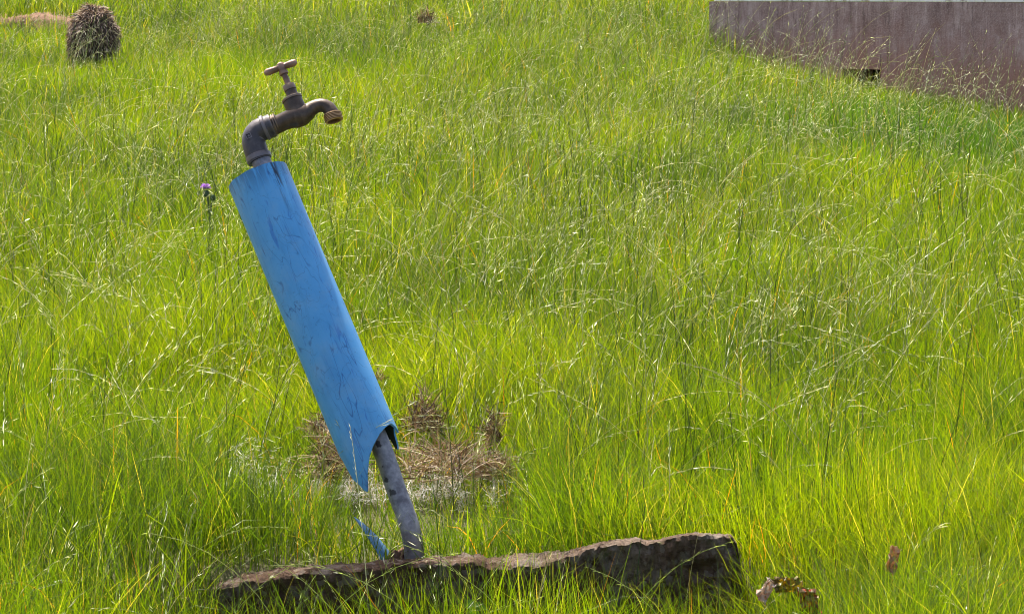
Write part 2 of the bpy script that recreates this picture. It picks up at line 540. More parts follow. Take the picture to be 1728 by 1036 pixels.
m.set(Base_Color=m.ramp(m.noise(m.coord(), 40, 4), [(.3, (.008, .014, .022)), (.7, (.02, .04, .065))]), Roughness=.7)  # shade inside the tube is put into this near-black base colour
slv.data.materials.append(m.m)

# --- pipe: straight inside the sleeve, bent upright where it leaves the ground
def mm(px): return px * .001 * (T - CAMPOS).length / 5.0
low = W(698.5, 942); low2 = W(700, 985)
low.y = W(690, 890).y; low2 = Vector((low.x + .002, low.y, low.z - .10))
pp = [W(439, 268), W(520, 460), W(600, 652), W(640, 745), W(655, 785), W(669, 827), W(684, 866), W(694, 899), low, low2]
pts = smooth_path(pp, 6)
bm = bmesh.new()
rad = [mm(16.5) * (1 + .02 * mnoise.noise((0, 0, i * .6))) for i in range(len(pts))]
sweep(bm, pts, rad, 28)
obj('pipe', bm, M_pipe, stand)
# three dark pits of lost zinc on the pipe's near side
m = PIPE_MAT
cur = m.b.inputs['Base Color'].links[0].from_socket
for px, py, r_ in ((652, 812, .0052), (662, 834, .0056), (641, 752, .0040), (672, 862, .0022), (646, 790, .0025)):
    ctr_ = W(px, py, mm(16))
    dst = m.n('ShaderNodeVectorMath', {0: PIPE_C, 1: ctr_}, operation='DISTANCE').outputs['Value']
    dst = m.math('ADD', dst, m.math('MULTIPLY', m.math('SUBTRACT', m.noise(PIPE_C, 130, 4), .5), .012))
    cur = m.mix(m.n('ShaderNodeMapRange', {0: dst, 1: r_, 2: r_ * 1.35, 3: .88, 4: 0.0}).outputs[0], cur, (.035, .03, .035))
m.link(cur, m.b.inputs['Base Color'])

# --- elbow
bm = bmesh.new()
ep = [W(438, 272), W(435, 264), W(431, 252), W(428.5, 242), W(429, 232), W(434, 224), W(442, 218.5), W(452, 215), W(460, 211.5)]
ep = smooth_path(ep, 4)
sweep(bm, ep, [mm(20.0)] * len(ep), 30)
ax0 = (W(432, 255) - W(437, 269)).normalized()
o0 = W(438.5, 271.5)
lathe(bm, o0, ax0, [(-.001, .017), (0, .0200), (.0015, .0226), (.008, .0230), (.0105, .0224), (.0118, .0203), (.0145, .0195)], 32)
ax1 = (W(466, 208) - W(446, 216.5)).normalized()
o1 = W(444, 217.5)
lathe(bm, o1, ax1, [(-.0005, .0195), (0, .0205), (.0012, .0228), (.0055, .0230), (.0072, .0214), (.008, .0195)], 32)
# raised square maker's mark cast on the elbow
cmk = W(423, 234.5, mm(19.2))
def plate(c, w, h, t):
    vs = [bm.verts.new(c + EX * (sx * w) + axis_v * (sy * h) + NN * z) for z in (-.003, t) for sx, sy in ((-1, -1), (1, -1), (1, 1), (-1, 1))]
    for q in ((3, 2, 1, 0), (4, 5, 6, 7), (0, 1, 5, 4), (1, 2, 6, 5), (2, 3, 7, 6), (3, 0, 4, 7)): bm.faces.new([vs[k] for k in q])
plate(cmk + axis_v * .0042, .005, .0007, .001); plate(cmk - axis_v * .0042, .005, .0007, .001)
plate(cmk + EX * .0043, .0007, .0034, .001); plate(cmk - EX * .0043, .0007, .0034, .001)
plate(cmk, .0016, .0016, .0008)
obj('elbow', bm, M_cast, stand)

# --- tap body: inlet, belly, neck and spout grown into one casting
bm = bmesh.new()
# threaded inlet with a locking ring
o2 = W(455, 213.5)
lathe(bm, o2, ax1, [(-.003, .016), (0, .0185), (.001, .0195), (.006, .0195), (.007, .0165), (.0085, .0165), (.009, .0185), (.0105, .0185), (.011, .0168), (.0125, .0168), (.013, .0180), (.0145, .0180), (.016, .0160)], 32)
bp = [(462, 213.5), (469, 210.5), (478, 206), (489, 201.5), (500, 198), (510, 194.5), (518, 190), (525, 184.5), (533, 180), (542, 178.2), (550, 180), (556, 185), (560, 191.5), (561.5, 196)]
br = [15.5, 15.2, 15.0, 16.2, 19.0, 18.2, 15.2, 12.6, 11.5, 11.3, 11.4, 11.8, 12.4, 13.0]
pts = smooth_path([W(*p) for p in bp], 4)
sweep(bm, pts, [mm(v) for v in lerp_list(br, 4)], 32)
axn = (W(473, 110) - W(495.5, 164.5)).normalized()
on = W(502.5, 191)
L0 = (W(495.5, 165.5) - on).length
lathe(bm, on, axn, [(-.012, .012), (-.004, .0175), (.004, .0182), (L0 * .6, .0176), (L0 - .0035, .0174), (L0 - .003, .0186), (L0 + .0005, .0188), (L0 + .0012, .0178), (L0 + .0014, .010)], 32)
tap = obj('tap_body', bm, M_brass, stand)
me = tap.data
# --- bonnet: gland nut
bm = bmesh.new()
ob = W(495.2, 164.8)
L1 = (W(487, 143.6) - ob).length
lathe(bm, ob, axn, [(0, .0118), (.001, .0124), (L1 * .28, .0104), (L1 * .55, .0102), (L1 * .58, .0112), (L1 * .95, .0112), (L1, .0104), (L1 + .0008, .0060)], 24)
hx = []
bonnet = obj('gland_nut', bm, M_brass, tap)
# --- handle with its spindle
bm = bmesh.new()
os_ = W(487.3, 144.5)
hub = W(474.3, 112)
L2 = (hub - os_).length
lathe(bm, os_, axn, [(-.004, .0054), (L2 * .35, .0054), (L2 * .55, .0052), (L2 * .57, .0078), (L2 * .62, .0084), (L2 * .8, .0070), (L2 * .95, .0085), (L2 * 1.1, .0072), (L2 * 1.18, .003)], 22)
hl, hr = W(446, 124.5), W(501.2, 104.5)
hd = (hr - hl).normalized(); LH = (hr - hl).length
hp = [0, .0012, .0035, .008, .018, LH * .40, LH * .46, LH * .54, LH * .60, LH - .018, LH - .008, LH - .0035, LH - .0012, LH]
hrad = [.0015, .0038, .0058, .0066, .0060, .0054, .0078, .0078, .0054, .0060, .0066, .0058, .0038, .0015]
sweep(bm, [hl + hd * s for s in hp], hrad, 22)
obj('handle', bm, M_handle, tap)
# --- outlet ring with a hose thread
bm = bmesh.new()
oo = W(560.3, 190.5)
axo = (W(565.2, 209.5) - oo).normalized()
pr = [(.0005, .0120), (.001, .0150)]
for k in range(5):
    s = .0025 + k * .0026
    pr += [(s, .0153), (s + .0006, .0166), (s + .0014, .0166), (s + .0020, .0155)]
pr += [(.0155, .0160), (.0162, .0150), (.0162, .0118), (.004, .0112), (.003, .002)]
lathe(bm, oo, axo, pr, 36)
obj('outlet_ring', bm, M_ring, tap)

# ------------------------------------------------------------------ blue shard left standing at the pipe's foot
bm = bmesh.new()
sh_y = -0.005
ctr = [((597, 874), 1), ((606, 882), 5), ((616, 893), 9), ((628, 908), 13), ((640, 925), 15.5), ((650, 941), 17), ((656, 956), 18)]
rows = []
for (px, py), w in ctr:
    c0 = P(px, py, sh_y)
    w *= .001
    row = []
    for side in (1, 0):
        for k in range(7):
            u = (k / 6 - .5) * 2
            p = c0 + Vector((u * w * .62, u * w * .9 + (u * u) * w * .5, -u * w * .18 + .002))
            p += Vector((.6, -.75, .25)).normalized() * (.0012 if side else -.0012)
            row.append(bm.verts.new(p))
    rows.append(row)
for a, b in zip(rows, rows[1:]):
    for k in range(6):
        bm.faces.new((a[k], a[k + 1], b[k + 1], b[k])); bm.faces.new((a[7 + k], b[7 + k], b[8 + k], a[8 + k]))
    bm.faces.new((a[0], b[0], b[7], a[7])); bm.faces.new((a[6], a[13], b[13], b[6]))
bm.faces.new(rows[0][:7] + rows[0][:6:-1]); bm.faces.new(rows[-1][:7] + rows[-1][:6:-1])
tag(obj('plastic_shard', bm, M_shard), 'pointed blue plastic shard sticking up beside the foot of the grey pipe', 'plastic shard')

# ------------------------------------------------------------------ broken concrete kerb in front
yb, yf = -0.045, -0.155
back = [(360, 984), (377, 977), (412, 965), (447, 959), (500, 955), (562, 951), (650, 945), (722, 940), (811, 935), (823, 939), (860, 933), (900, 931), (940, 928), (978, 926), (999, 919), (1013, 914),
        (1040, 911), (1068, 909), (1090, 911), (1110, 912), (1131, 905), (1160, 902), (1193, 900), (1215, 901), (1228, 903), (1238, 914), (1245, 930), (1250, 960)]
front = [(360, 992), (377, 986), (412, 980), (447, 974), (500, 967), (562, 960), (650, 953), (722, 948), (811, 946), (823, 952), (860, 954), (900, 951), (940, 944), (978, 932), (999, 922), (1013, 915),
         (1040, 912), (1068, 909.5), (1090, 911.5), (1110, 912.5), (1131, 905), (1160, 902), (1193, 900), (1218, 901), (1235, 903), (1243, 916), (1248, 942), (1252, 972)]
def resample(pts, n):
    d = [0]
    for a, b in zip(pts, pts[1:]): d.append(d[-1] + math.hypot(b[0] - a[0], b[1] - a[1]))
    t = np.linspace(0, d[-1], n)
    return np.stack([np.interp(t, d, [p[0] for p in pts]), np.interp(t, d, [p[1] for p in pts])], 1)
NB = 420
bk = np.array(back, float); fr = np.array(front, float)
tt = np.linspace(0, len(back) - 1, NB)
bk = np.stack([np.interp(tt, range(len(back)), bk[:, k]) for k in (0, 1)], 1)
fr = np.stack([np.interp(tt, range(len(front)), fr[:, k]) for k in (0, 1)], 1)
bm = bmesh.new()
rows = []
NTOP, NFR = 14, 44
for i in range(NB):
    ybk = yb + .01 * mnoise.noise((i * .06, 3, 0))
    rise = max(0.0, (tt[i] - 13) / 4)
    pb = P(bk[i, 0], bk[i, 1], ybk + .02 * min(rise, 1)); pf = P(fr[i, 0], fr[i, 1], yf + .01 * mnoise.noise((i * .05, 9, 0)) + .015 * min(rise, 1))
    row = []
    zb = -.25
    for k in range(6):                              # back face, bottom to top
        row.append(Vector((pb.x, pb.y + .01 * (1 - k / 6), zb + (pb.z - .004 - zb) * k / 6)))
    for k in range(NTOP + 1):
        u = k / NTOP
        p = pb.lerp(pf, u)
        p.z += (.006 - .004 * min(rise, 1)) * mnoise.noise((p.x * 22, p.y * 22, 1)) + .005 * mnoise.noise((p.x * 60, p.y * 60, 2)) + .003 * mnoise.noise((p.x * 190, p.y * 190, 2)) - .010 * max(0, mnoise.noise((p.x * 34, p.y * 34, 6)) - .25) - (.004 if k in (0, NTOP) else 0)
        row.append(p)
    for k in range(1, NFR + 1):                     # front face
        u = k / NFR
        p = Vector((pf.x, pf.y - .002 + .035 * u, pf.z + (-.28 - pf.z) * u))
        p.y += .012 * min(1, u * 3) * mnoise.noise((p.x * 11, 5, p.z * 11)) + .006 * mnoise.noise((p.x * 40, 7, p.z * 40)) + .006 * mnoise.noise((p.x * 90, 7, p.z * 90)) + .003 * mnoise.noise((p.x * 240, 7, p.z * 240)) + .03 * max(0, mnoise.noise((p.x * 24, 2, p.z * 24)) - .28)
        row.append(p)
    rows.append([bm.verts.new(p) for p in row])
for a, b in zip(rows, rows[1:]):
    for k in range(len(a) - 1):
        bm.faces.new((a[k], b[k], b[k + 1], a[k + 1]))
bm.faces.new(rows[0]); bm.faces.new(rows[-1][::-1])
tag(obj('concrete_kerb', bm, M_conc, angle=35), 'broken brown concrete kerb half buried in grass in front of the leaning tap', 'concrete block')
# crumbly soil heaped between shard and pipe
def lump(name, c, r, sq, mat, parent=None, sub=4, amp=.25, fr_=3.0, seed=0):
    bm = bmesh.new()
    bmesh.ops.create_icosphere(bm, subdivisions=sub, radius=1)
    for v in bm.verts:
        d = v.co.normalized()
        k = 1 + amp * mnoise.noise(d * fr_ + Vector((seed, 0, 0))) + amp * .5 * mnoise.noise(d * fr_ * 3 + Vector((0, seed, 0)))
        v.co = Vector((d.x * r * k, d.y * r * k, d.z * r * sq * k)) + c
    return obj(name, bm, mat, parent)
tag(lump('soil_lump', P(676, 946, .0), .022, .85, M_earth, amp=.5), 'small brown lump of soil beside the foot of the grey pipe', 'soil lump')

# ------------------------------------------------------------------ the painted wall, upper right
ZD = .942
wall = empty('painted_wall', (WA[0], WA[1], gz1(*WA)), 'low plum painted wall with an off white upper band and a drain gap at its foot', 'wall')
LW = 3.2
def wpt(u, v, z):
    return Vector((WA[0] + wdir[0] * u + wnor[0] * v, WA[1] + wdir[1] * u + wnor[1] * v, z))
def wall_grid(bm, u0, u1, z0, z1, v0=0.0, v1=-.25, step=.03, amp=.003):
    nu = max(1, int((u1 - u0) / step)); nz = max(1, int((z1 - z0) / step))
    g = [[bm.verts.new(wpt(u0 + (u1 - u0) * i / nu, v0 + amp * mnoise.noise((i * .3 + u0 * 9, k * .3, 0)), z0 + (z1 - z0) * k / nz)) for k in range(nz + 1)] for i in range(nu + 1)]
    h = [[bm.verts.new(wpt(u0 + (u1 - u0) * i / nu, v1, z0 + (z1 - z0) * k / nz)) for k in (0, nz)] for i in (0, nu)]
    for i in range(nu):
        for k in range(nz):
            bm.faces.new((g[i][k], g[i + 1][k], g[i + 1][k + 1], g[i][k + 1]))
    bm.faces.new((h[0][0], h[0][1], h[1][1], h[1][0]))
    bm.faces.new([g[0][k] for k in range(nz + 1)] + [h[0][1], h[0][0]])
    bm.faces.new([g[nu][k] for k in range(nz, -1, -1)] + [h[1][0], h[1][1]])
    bm.faces.new([g[i][nz] for i in range(nu + 1)] + [h[1][1], h[0][1]])
    bm.faces.new([g[i][0] for i in range(nu, -1, -1)] + [h[0][0], h[1][0]])
def u_at(px):                                       # distance along the wall under picture column px
    k = (px - 864) / F
    a = np.array([wdir[0] - k * wdir[1] * 0, wdir[1]])
    Y0 = WA[1] + 5
    return (k * Y0 - WA[0]) / (wdir[0] - k * wdir[1])
hu0, hu1 = u_at(1420), u_at(1484)
YH = WA[1] + 5 + wdir[1] * (hu0 + hu1) / 2
hz = P(1455, 117, YH - 5).z
bm = bmesh.new()
wall_grid(bm, 0, hu0, .2, ZD); wall_grid(bm, hu1, LW, .2, ZD); wall_grid(bm, hu0, hu1, hz, ZD)
obj('painted_dado', bm, M_plum, wall, angle=60)
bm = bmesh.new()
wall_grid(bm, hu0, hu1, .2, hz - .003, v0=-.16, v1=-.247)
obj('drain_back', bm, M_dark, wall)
bm = bmesh.new()
wall_grid(bm, .035, LW, ZD + .002, ZD + .22, v0=-.004)
obj('white_band', bm, M_white, wall)

# ------------------------------------------------------------------ grass
def arcs(base, az, L, a0, a1, p, nseg):
    t = (np.arange(nseg) + .5) / nseg
    a = a0[:, None] + (a1 - a0)[:, None] * t[None] ** p
    d = np.stack([np.sin(a) * np.cos(az)[:, None], np.sin(a) * np.sin(az)[:, None], np.cos(a)], -1)
    pts = np.concatenate([base[:, None], base[:, None] + np.cumsum(d * (L / nseg)[:, None, None], 1)], 1)
    tan = np.concatenate([d[:, :1], (d[:, 1:] + d[:, :-1]) * .5, d[:, -1:]], 1)
    return pts, tan

def ribbons(pts, tan, az, tw, w, prof):
    side = np.stack([-np.sin(az), np.cos(az), np.zeros_like(az)], -1)[:, None]
    nrm = np.cross(np.broadcast_to(side, tan.shape), tan)
    s = side * np.cos(tw)[:, None, None] + nrm * np.sin(tw)[:, None, None]
    k = (w[:, None] * np.asarray(prof)[None])[..., None] * .5
    V = np.stack([pts - s * k, pts + s * k], 2)
    N, S = pts.shape[:2]
    b = (np.arange(N) * S * 2)[:, None] + (np.arange(S - 1) * 2)[None]
    Q = np.stack([b, b + 1, b + 3, b + 2], -1).reshape(-1, 4)
    return V.reshape(-1, 3), Q

def field(n_per_m2, y0, y1, margin=1.1, extra=.25):
    """random points over the part of the field in front of the lens, a step wider on each side"""
    Y0, Y1 = y0 + 5, y1 + 5
    wmax = .1728 * margin * Y1 + extra
    n = int(n_per_m2 * (Y1 - Y0) * 2 * wmax)
    y = rng.uniform(y0, y1, n); x = rng.uniform(-wmax, wmax, n)
    k = np.abs(x) < .1728 * margin * (y + 5) + extra
    return x[k], y[k]

SLX0, SLX1 = P(360, 980, -.1).x, P(1252, 980, -.1).x
dpc = [P(690, 800, .55), P(560, 790, .5), P(800, 790, .6)]
DEB = [(-.20, .40, .22, .36), (-.42, .36, .13, .22)]
def keep(x, y):
    k = ~((x > SLX0 - .005) & (x < SLX1 + .005) & (y > -.18) & (y < -.048))
    u, v = wall_uv(x, y)
    k &= ~((u > -.01) & (v < .012) & (v > -.3))
    k &= ~((np.abs(x - base_pt.x) < .03) & (np.abs(y - base_pt.y) < .03))
    k &= ~((x < -2.12) & (y > 9.5) & (y < 9.63))
    return k
def bare(x, y):
    """how much of the ground is smothered by the heap of dry grass"""
    z = np.zeros_like(x)
    for cx, cy, rx, ry in DEB:
        z = np.maximum(z, np.exp(-(((x - cx) / rx) ** 2 + ((y - cy) / ry) ** 2) ** 2))
    return z
def front_of_kerb(x, y):
    return ((x > SLX0) & (x < SLX1) & (y < -.17)) * 1.0
SBX = P(158, 118, 7.9).x
def hscale(x, y):
    u, v = wall_uv(x, y)
    near_wall = np.exp(-(v / .6) ** 2) * sstep(.12, .6, u) * (v > -.05)
    h = 1 - .62 * near_wall
    h *= 1 - .5 * np.exp(-((x - SBX) / .16) ** 2) * np.exp(-((y - 7.55) / .35) ** 2)
    h *= 1 - .22 * np.exp(-((x + 2.35) / 1.2) ** 2) * sstep(8.2, 9.0, y)
    h *= 1 - .62 * bare(x, y)
    h *= 1 - .05 * front_of_kerb(x, y)
    h *= 1 - .6 * (np.exp(-((y - .12) / .18) ** 2) * (np.abs(x + .13) < .2))
    return h

PAL = np.array([(.092, .155, .006), (.128, .192, .007), (.172, .220, .008), (.064, .122, .008), (.042, .086, .010), (.19, .20, .02)])
def blade_cols(n, x, y, far):
    patch = vnoise(x, y, .45, 21) * .6 + vnoise(x, y, .13, 22) * .4
    idx = np.clip(((patch - .5) * 2.6 + rng.normal(0, .85, n) + 1.4), 0, 2.999)
    order = np.array([4, 3, 0, 1, 2])
    f = idx / 3 * 4
    i0 = np.clip(np.floor(f).astype(int), 0, 3); tt = (f - i0)[:, None]
    c = PAL[order[i0]] * (1 - tt) + PAL[order[i0 + 1]] * tt
    wall_shade = np.clip(1.3 * np.exp(-((x - 1.65) / .75) ** 2 - ((y - 5.2) / 1.3) ** 2) * (.5 + vnoise(x, y, .3, 77)), 0, 1)[:, None]  # shadow before the wall, put into the blade colour as darker green
    c = c * (1 - wall_shade) + wall_shade * np.array([.045, .115, .012])
    r = rng.random(n)
    c[r < .022] = (.36, .31, .11)
    c[r < .006] = (.42, .20, .03)
    c[(r > .965)] = (.27, .28, .09)
    return c * rng.uniform(.8, 1.2, n)[:, None]

blV, blQ, blC = [], [], []
off = 0
for y0, y1, dens, wid in ((-1.1, .9, 24000, .0013), (.9, 3, 20000, .0014), (3, 6, 13500, .0018), (6, 9, 8500, .0023), (9, 14.5, 4600, .0031)):
    x, y = field(dens, y0, y1)
    clump = vnoise(x, y, .09, 31)
    k = keep(x, y) & (rng.random(len(x)) < (.62 + .5 * clump)) & (rng.random(len(x)) > .5 * bare(x, y)) & (rng.random(len(x)) > .0 * front_of_kerb(x, y))
    uu, vv = wall_uv(x, y)
    k &= ~((uu > hu0 - .15) & (uu < hu1 + .1) & (vv < .5) & (rng.random(len(x)) < .78))
    x, y = x[k], y[k]; n = len(x)
    base = np.stack([x, y, gz(x, y) + bank_h(x, y) - .006], -1)
    hv = (.125 + .09 * vnoise(x, y, .35, 33)) * hscale(x, y)
    L = hv * rng.uniform(.6, 1.35, n)
    L = np.where(y < -.2, L * (1.15 - .25 * sstep(-.6, -1.1, y)), L)
    az = rng.uniform(0, 2 * np.pi, n)
    lean = vnoise(x, y, .6, 35) * 2 * np.pi
    az = np.where(rng.random(n) < .3, lean, az)
    a0 = np.abs(rng.normal(0, .36, n)); a1 = a0 + np.abs(rng.normal(.35, .6, n))
    pts, tan = arcs(base, az, L, a0, a1, 1.5, 4)
    V, Q = ribbons(pts, tan, az, rng.uniform(-1.2, 1.2, n), wid * rng.uniform(.6, 1.4, n) * np.where(rng.random(n) < .035, 2.4, 1.0), (.7, 1, .85, .55, .08))
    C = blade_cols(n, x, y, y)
    blV.append(V); blQ.append(Q + off); blC.append(np.repeat(C, 10, 0)); off += len(V)
V = np.concatenate(blV); Q = np.concatenate(blQ); C = np.concatenate(blC)
print('blades', len(V) // 10)
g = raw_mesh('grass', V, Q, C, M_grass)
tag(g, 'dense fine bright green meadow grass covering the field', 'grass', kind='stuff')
del blV, blQ, blC, V, Q, C

# ---- flowering stalks
def stalks(x, y, L, az, a0, a1, r, stemc, headc, K, spread, hl, head0=.55, p=1.3, zoff=None):
    n = len(x); S = 9
    base = np.stack([x, y, gz(x, y) + bank_h(x, y) - .005], -1)
    pts, tan = arcs(base, az, L, a0, a1, p, S - 1)
    side = np.stack([-np.sin(az), np.cos(az), np.zeros_like(az)], -1)[:, None] * np.ones((1, S, 1))
    nrm = np.cross(side, tan)
    rad = r[:, None] * np.linspace(1, .45, S)[None]
    ring = [pts + (side * math.cos(q) + nrm * math.sin(q)) * rad[..., None] for q in (0, 2.094, 4.189)]
    V = np.stack(ring, 2).reshape(-1, 3)
    b = (np.arange(n) * S * 3)[:, None, None] + (np.arange(S - 1) * 3)[None, :, None]
    k = np.arange(3)[None, None]; k2 = (k + 1) % 3
    Q = np.stack([b + k, b + k2, b + 3 + k2, b + 3 + k], -1).reshape(-1, 4)
    C = np.repeat(stemc, S * 3, 0)
    # spikelets on fine branches over the upper part
    t = head0 + (1 - head0) * (np.arange(K)[None] + rng.random((n, K))) / K
    f = t * (S - 1); i = np.clip(f.astype(int), 0, S - 2); fr_ = (f - i)[..., None]
    I_ = np.arange(n)[:, None]
    c0 = pts[I_, i] * (1 - fr_) + pts[I_, i + 1] * fr_
    td = tan[I_, i]; sd = side[I_, i]; nd = nrm[I_, i]
    ph = rng.uniform(0, 2 * np.pi, (n, K))[..., None]
    out = sd * np.cos(ph) + nd * np.sin(ph)
    ang = (rng.uniform(.1, .8, (n, K)) * spread[:, None])[..., None]
    bd = td * np.cos(ang) + out * np.sin(ang)
    taper = (1.15 - t)[..., None] / (1.15 - head0)
    bl = (rng.uniform(.006, .045, (n, K)) * spread[:, None])[..., None] * taper
    e0 = c0 + bd * bl
    dd = bd + np.array([0, 0, -.25]); dd /= np.linalg.norm(dd, axis=-1, keepdims=True)
    ll = (rng.uniform(.6, 1.2, (n, K)) * hl[:, None])[..., None]
    ww = ll * rng.uniform(.06, .12, (n, K))[..., None]
    cr = np.cross(dd, rng.normal(size=(n, K, 3))); cr /= np.linalg.norm(cr, axis=-1, keepdims=True) + 1e-9
    D = np.stack([e0, e0 + dd * ll * .45 + cr * ww * .5, e0 + dd * ll, e0 + dd * ll * .45 - cr * ww * .5], 2).reshape(-1, 3)
    nb = len(V)
    q = nb + (np.arange(n * K) * 4)[:, None] + np.arange(4)[None]
    Q = np.concatenate([Q, q])
    hc = headc[:, None] * rng.uniform(.7, 1.3, (n, K))[..., None]
    C = np.concatenate([C, np.repeat(hc.reshape(-1, 3), 4, 0)])
    V = np.concatenate([V, D])
    # branches: one thin triangle each
    bw = np.cross(bd, td + .3 * nd); bw /= np.linalg.norm(bw, axis=-1, keepdims=True) + 1e-9
    rr = (r * .8)[:, None, None]
    Bv = np.stack([c0 - bw * rr, c0 + bw * rr, e0], 2).reshape(-1, 3)
    nb = len(V)
    Tt = nb + (np.arange(n * K) * 3)[:, None] + np.arange(3)[None]
    V = np.concatenate([V, Bv])
    C = np.concatenate([C, np.repeat(np.repeat(stemc, K, 0), 3, 0)])
    return V, Q, Tt, C

def pick(n, pal, w):
    pal = np.array(pal)
    return pal[rng.choice(len(pal), n, p=np.array(w) / sum(w))] * rng.uniform(.75, 1.25, n)[:, None]

parts = []
for y0, y1, dens, rr, K in ((-.95, -.22, 100, .00058, 14), (-.0, 1.2, 190, .0006, 14), (1.2, 3, 300, .00065, 12), (3, 6, 300, .0007, 9), (6, 9, 210, .0009, 7), (9, 14, 140, .0012, 6)):
    x, y = field(dens, y0, y1)
    pn = vnoise(x, y, .8, 41) * .6 + vnoise(x, y, .3, 42) * .4
    u, v = wall_uv(x, y)
    k = keep(x, y) & (rng.random(len(x)) < np.clip(.25 + 2.2 * (pn - .32), .12, 1)) & (rng.random(len(x)) > .5 * bare(x, y))
    k &= ~((x < -2.0) & (y > 8.3) & (rng.random(len(x)) < .8))
    k &= ~((u > .3) & (v < .5) & (rng.random(len(x)) < .85)) & ~((u > hu0 - .2) & (u < hu1 + .1) & (v < .6))
    k &= ~((np.abs(x - SBX) < .14) & (y > 7.2) & (y < 8.1) & (rng.random(len(x)) < .6))
    x, y = x[k], y[k]; n = len(x)
    L = rng.uniform(.22, .46, n) * np.where(hscale(x, y) < .75, .75, 1)
    if y0 < -.5: L *= .8
    az = np.where(rng.random(n) < .55, rng.normal(.0, .7, n), rng.uniform(0, 2 * np.pi, n))
    a0 = np.abs(rng.normal(.1, .16, n)); a1 = a0 + np.abs(rng.normal(.85, .5, n))
    up = rng.random(n) < .2
    a1 = np.where(up, a0 + .15, a1)
    stemc = pick(n, [(.12, .17, .04), (.22, .27, .08), (.46, .42, .20), (.05, .085, .02), (.36, .38, .18)], (3, 3.5, 2.2, 1.2, 3))
    headc = pick(n, [(.62, .58, .42), (.52, .54, .28), (.34, .39, .16), (.80, .78, .68), (.48, .40, .24)], (3, 3, 2, 2.2, 1))
    sp = np.where(rng.random(n) < .75, rng.uniform(.12, .4, n), rng.uniform(.6, 1.0, n))
    parts.append(stalks(x, y, L, az, a0, a1, rr * rng.uniform(.7, 1.35, n), stemc, headc, K, sp, rng.uniform(.009, .017, n)))
for y0, y1, dens, rr, K in ((.1, 2, 46, .00045, 20), (2, 5, 50, .0005, 16), (5, 9, 46, .00062, 12), (9, 13, 34, .0008, 8)):
    x, y = field(dens, y0, y1)
    u, v = wall_uv(x, y)
    k = keep(x, y) & ~((u > .3) & (v < .25)) & ~((x < -2.0) & (y > 8.0)) & (rng.random(len(x)) > .9 * bare(x, y))
    x, y = x[k], y[k]; n = len(x)
    L = rng.uniform(.26, .5, n)
    az = np.where(rng.random(n) < .6, rng.normal(.0, .7, n), rng.normal(3.0, .8, n))
    a0 = np.abs(rng.normal(.25, .22, n)); a1 = a0 + np.abs(rng.normal(1.15, .5, n))
    stemc = pick(n, [(.48, .44, .22), (.60, .54, .34), (.34, .36, .12)], (2, 2, 2))
    headc = pick(n, [(.72, .68, .52), (.80, .78, .70)], (2, 1))
    parts.append(stalks(x, y, L, az, a0, a1, rr * rng.uniform(.8, 1.3, n), stemc, headc, K, rng.uniform(.06, .25, n), rng.uniform(.008, .015, n), head0=.6))
# dark upright culms among the near grass
for y0, y1, dens, rr in ((-.6, -.2, 30, .0009), (.0, 2, 46, .0009), (2, 5, 40, .0011)):
    x, y = field(dens, y0, y1)
    k = keep(x, y) & (rng.random(len(x)) > .8 * bare(x, y))
    x, y = x[k], y[k]; n = len(x)
    az = rng.uniform(0, 2 * np.pi, n); a0 = np.abs(rng.normal(.05, .14, n)); a1 = a0 + np.abs(rng.normal(.12, .15, n))
    dk = pick(n, [(.035, .075, .012), (.06, .11, .02), (.09, .10, .04)], (3, 2, 1))
    parts.append(stalks(x, y, rng.uniform(.2, .36, n), az, a0, a1, rr * rng.uniform(.8, 1.3, n), dk, dk * 1.6, 10, np.full(n, .12), rng.uniform(.008, .014, n), head0=.72))
# long weeping culms crossing in front of the kerb and through the near grass
hero = []
def H(px, py, y, L, az, a0, a1, c=(.32, .36, .10)):
    p = P(px, py, y); hero.append((p.x, y, L, az, a0, a1, c))
for args in ((470, 990, -.3, .40, .15, .35, 1.55), (520, 1000, -.32, .42, 2.9, .2, 1.5), (780, 1000, -.26, .42, 3.2, .35, 1.7), (960, 1000, -.3, .48, 2.9, .45, 1.5), (640, 1010, -.35, .34, .2, .5, 1.5),
             (1000, 1020, -.3, .38, .3, .2, 1.4), (1180, 1000, -.3, .30, 2.9, .2, 1.3), (625, 860, -.19, .42, 3.1, .03, .14, (.62, .62, .5)), (1130, 960, .05, .24, 1.7, .02, .1, (.55, .55, .4)), (250, 960, -.2, .2, 1.2, .02, .1, (.5, .45, .3)),
             (330, 1000, -.35, .36, .4, .2, 1.6), (1060, 900, .2, .32, .1, .5, 1.35), (1420, 880, .3, .44, 3.0, .3, 1.4, (.3, .28, .2)), (1000, 700, 1.2, .36, .2, .3, 1.9), (1120, 330, 4.2, .34, 2.9, .05, 1.0, (.55, .48, .3)), (250, 980, -.15, .3, .1, .4, 1.8),
             (640, 830, -.24, .3, 2.8, .4, 1.2), (860, 1000, -.3, .36, 3.4, .1, 1.0), (740, 1010, -.32, .30, .5, .15, .9)):
    H(*args)
hx_, hy_, hL, haz, h0, h1 = (np.array([h[k] for h in hero], float) for k in range(6))
hc_ = np.array([h[6] for h in hero])
n = len(hero)
parts.append(stalks(hx_, hy_, hL, haz, h0, h1, np.full(n, .0009), hc_, hc_ * 1.5, 16, np.full(n, .45), np.full(n, .011)))
Vs, Qs, Ts, Cs = [], [], [], []
off = 0
for V, Q, Tt, C in parts:
    Vs.append(V); Qs.append(Q + off); Ts.append(Tt + off); Cs.append(C); off += len(V)
print('stalk verts', off)
g = raw_mesh('seeding_grass', np.concatenate(Vs), np.concatenate(Qs), np.concatenate(Cs), M_stalk, T=np.concatenate(Ts))
tag(g, 'thin arching pale seed stalks standing above the green grass', 'grass', kind='stuff')
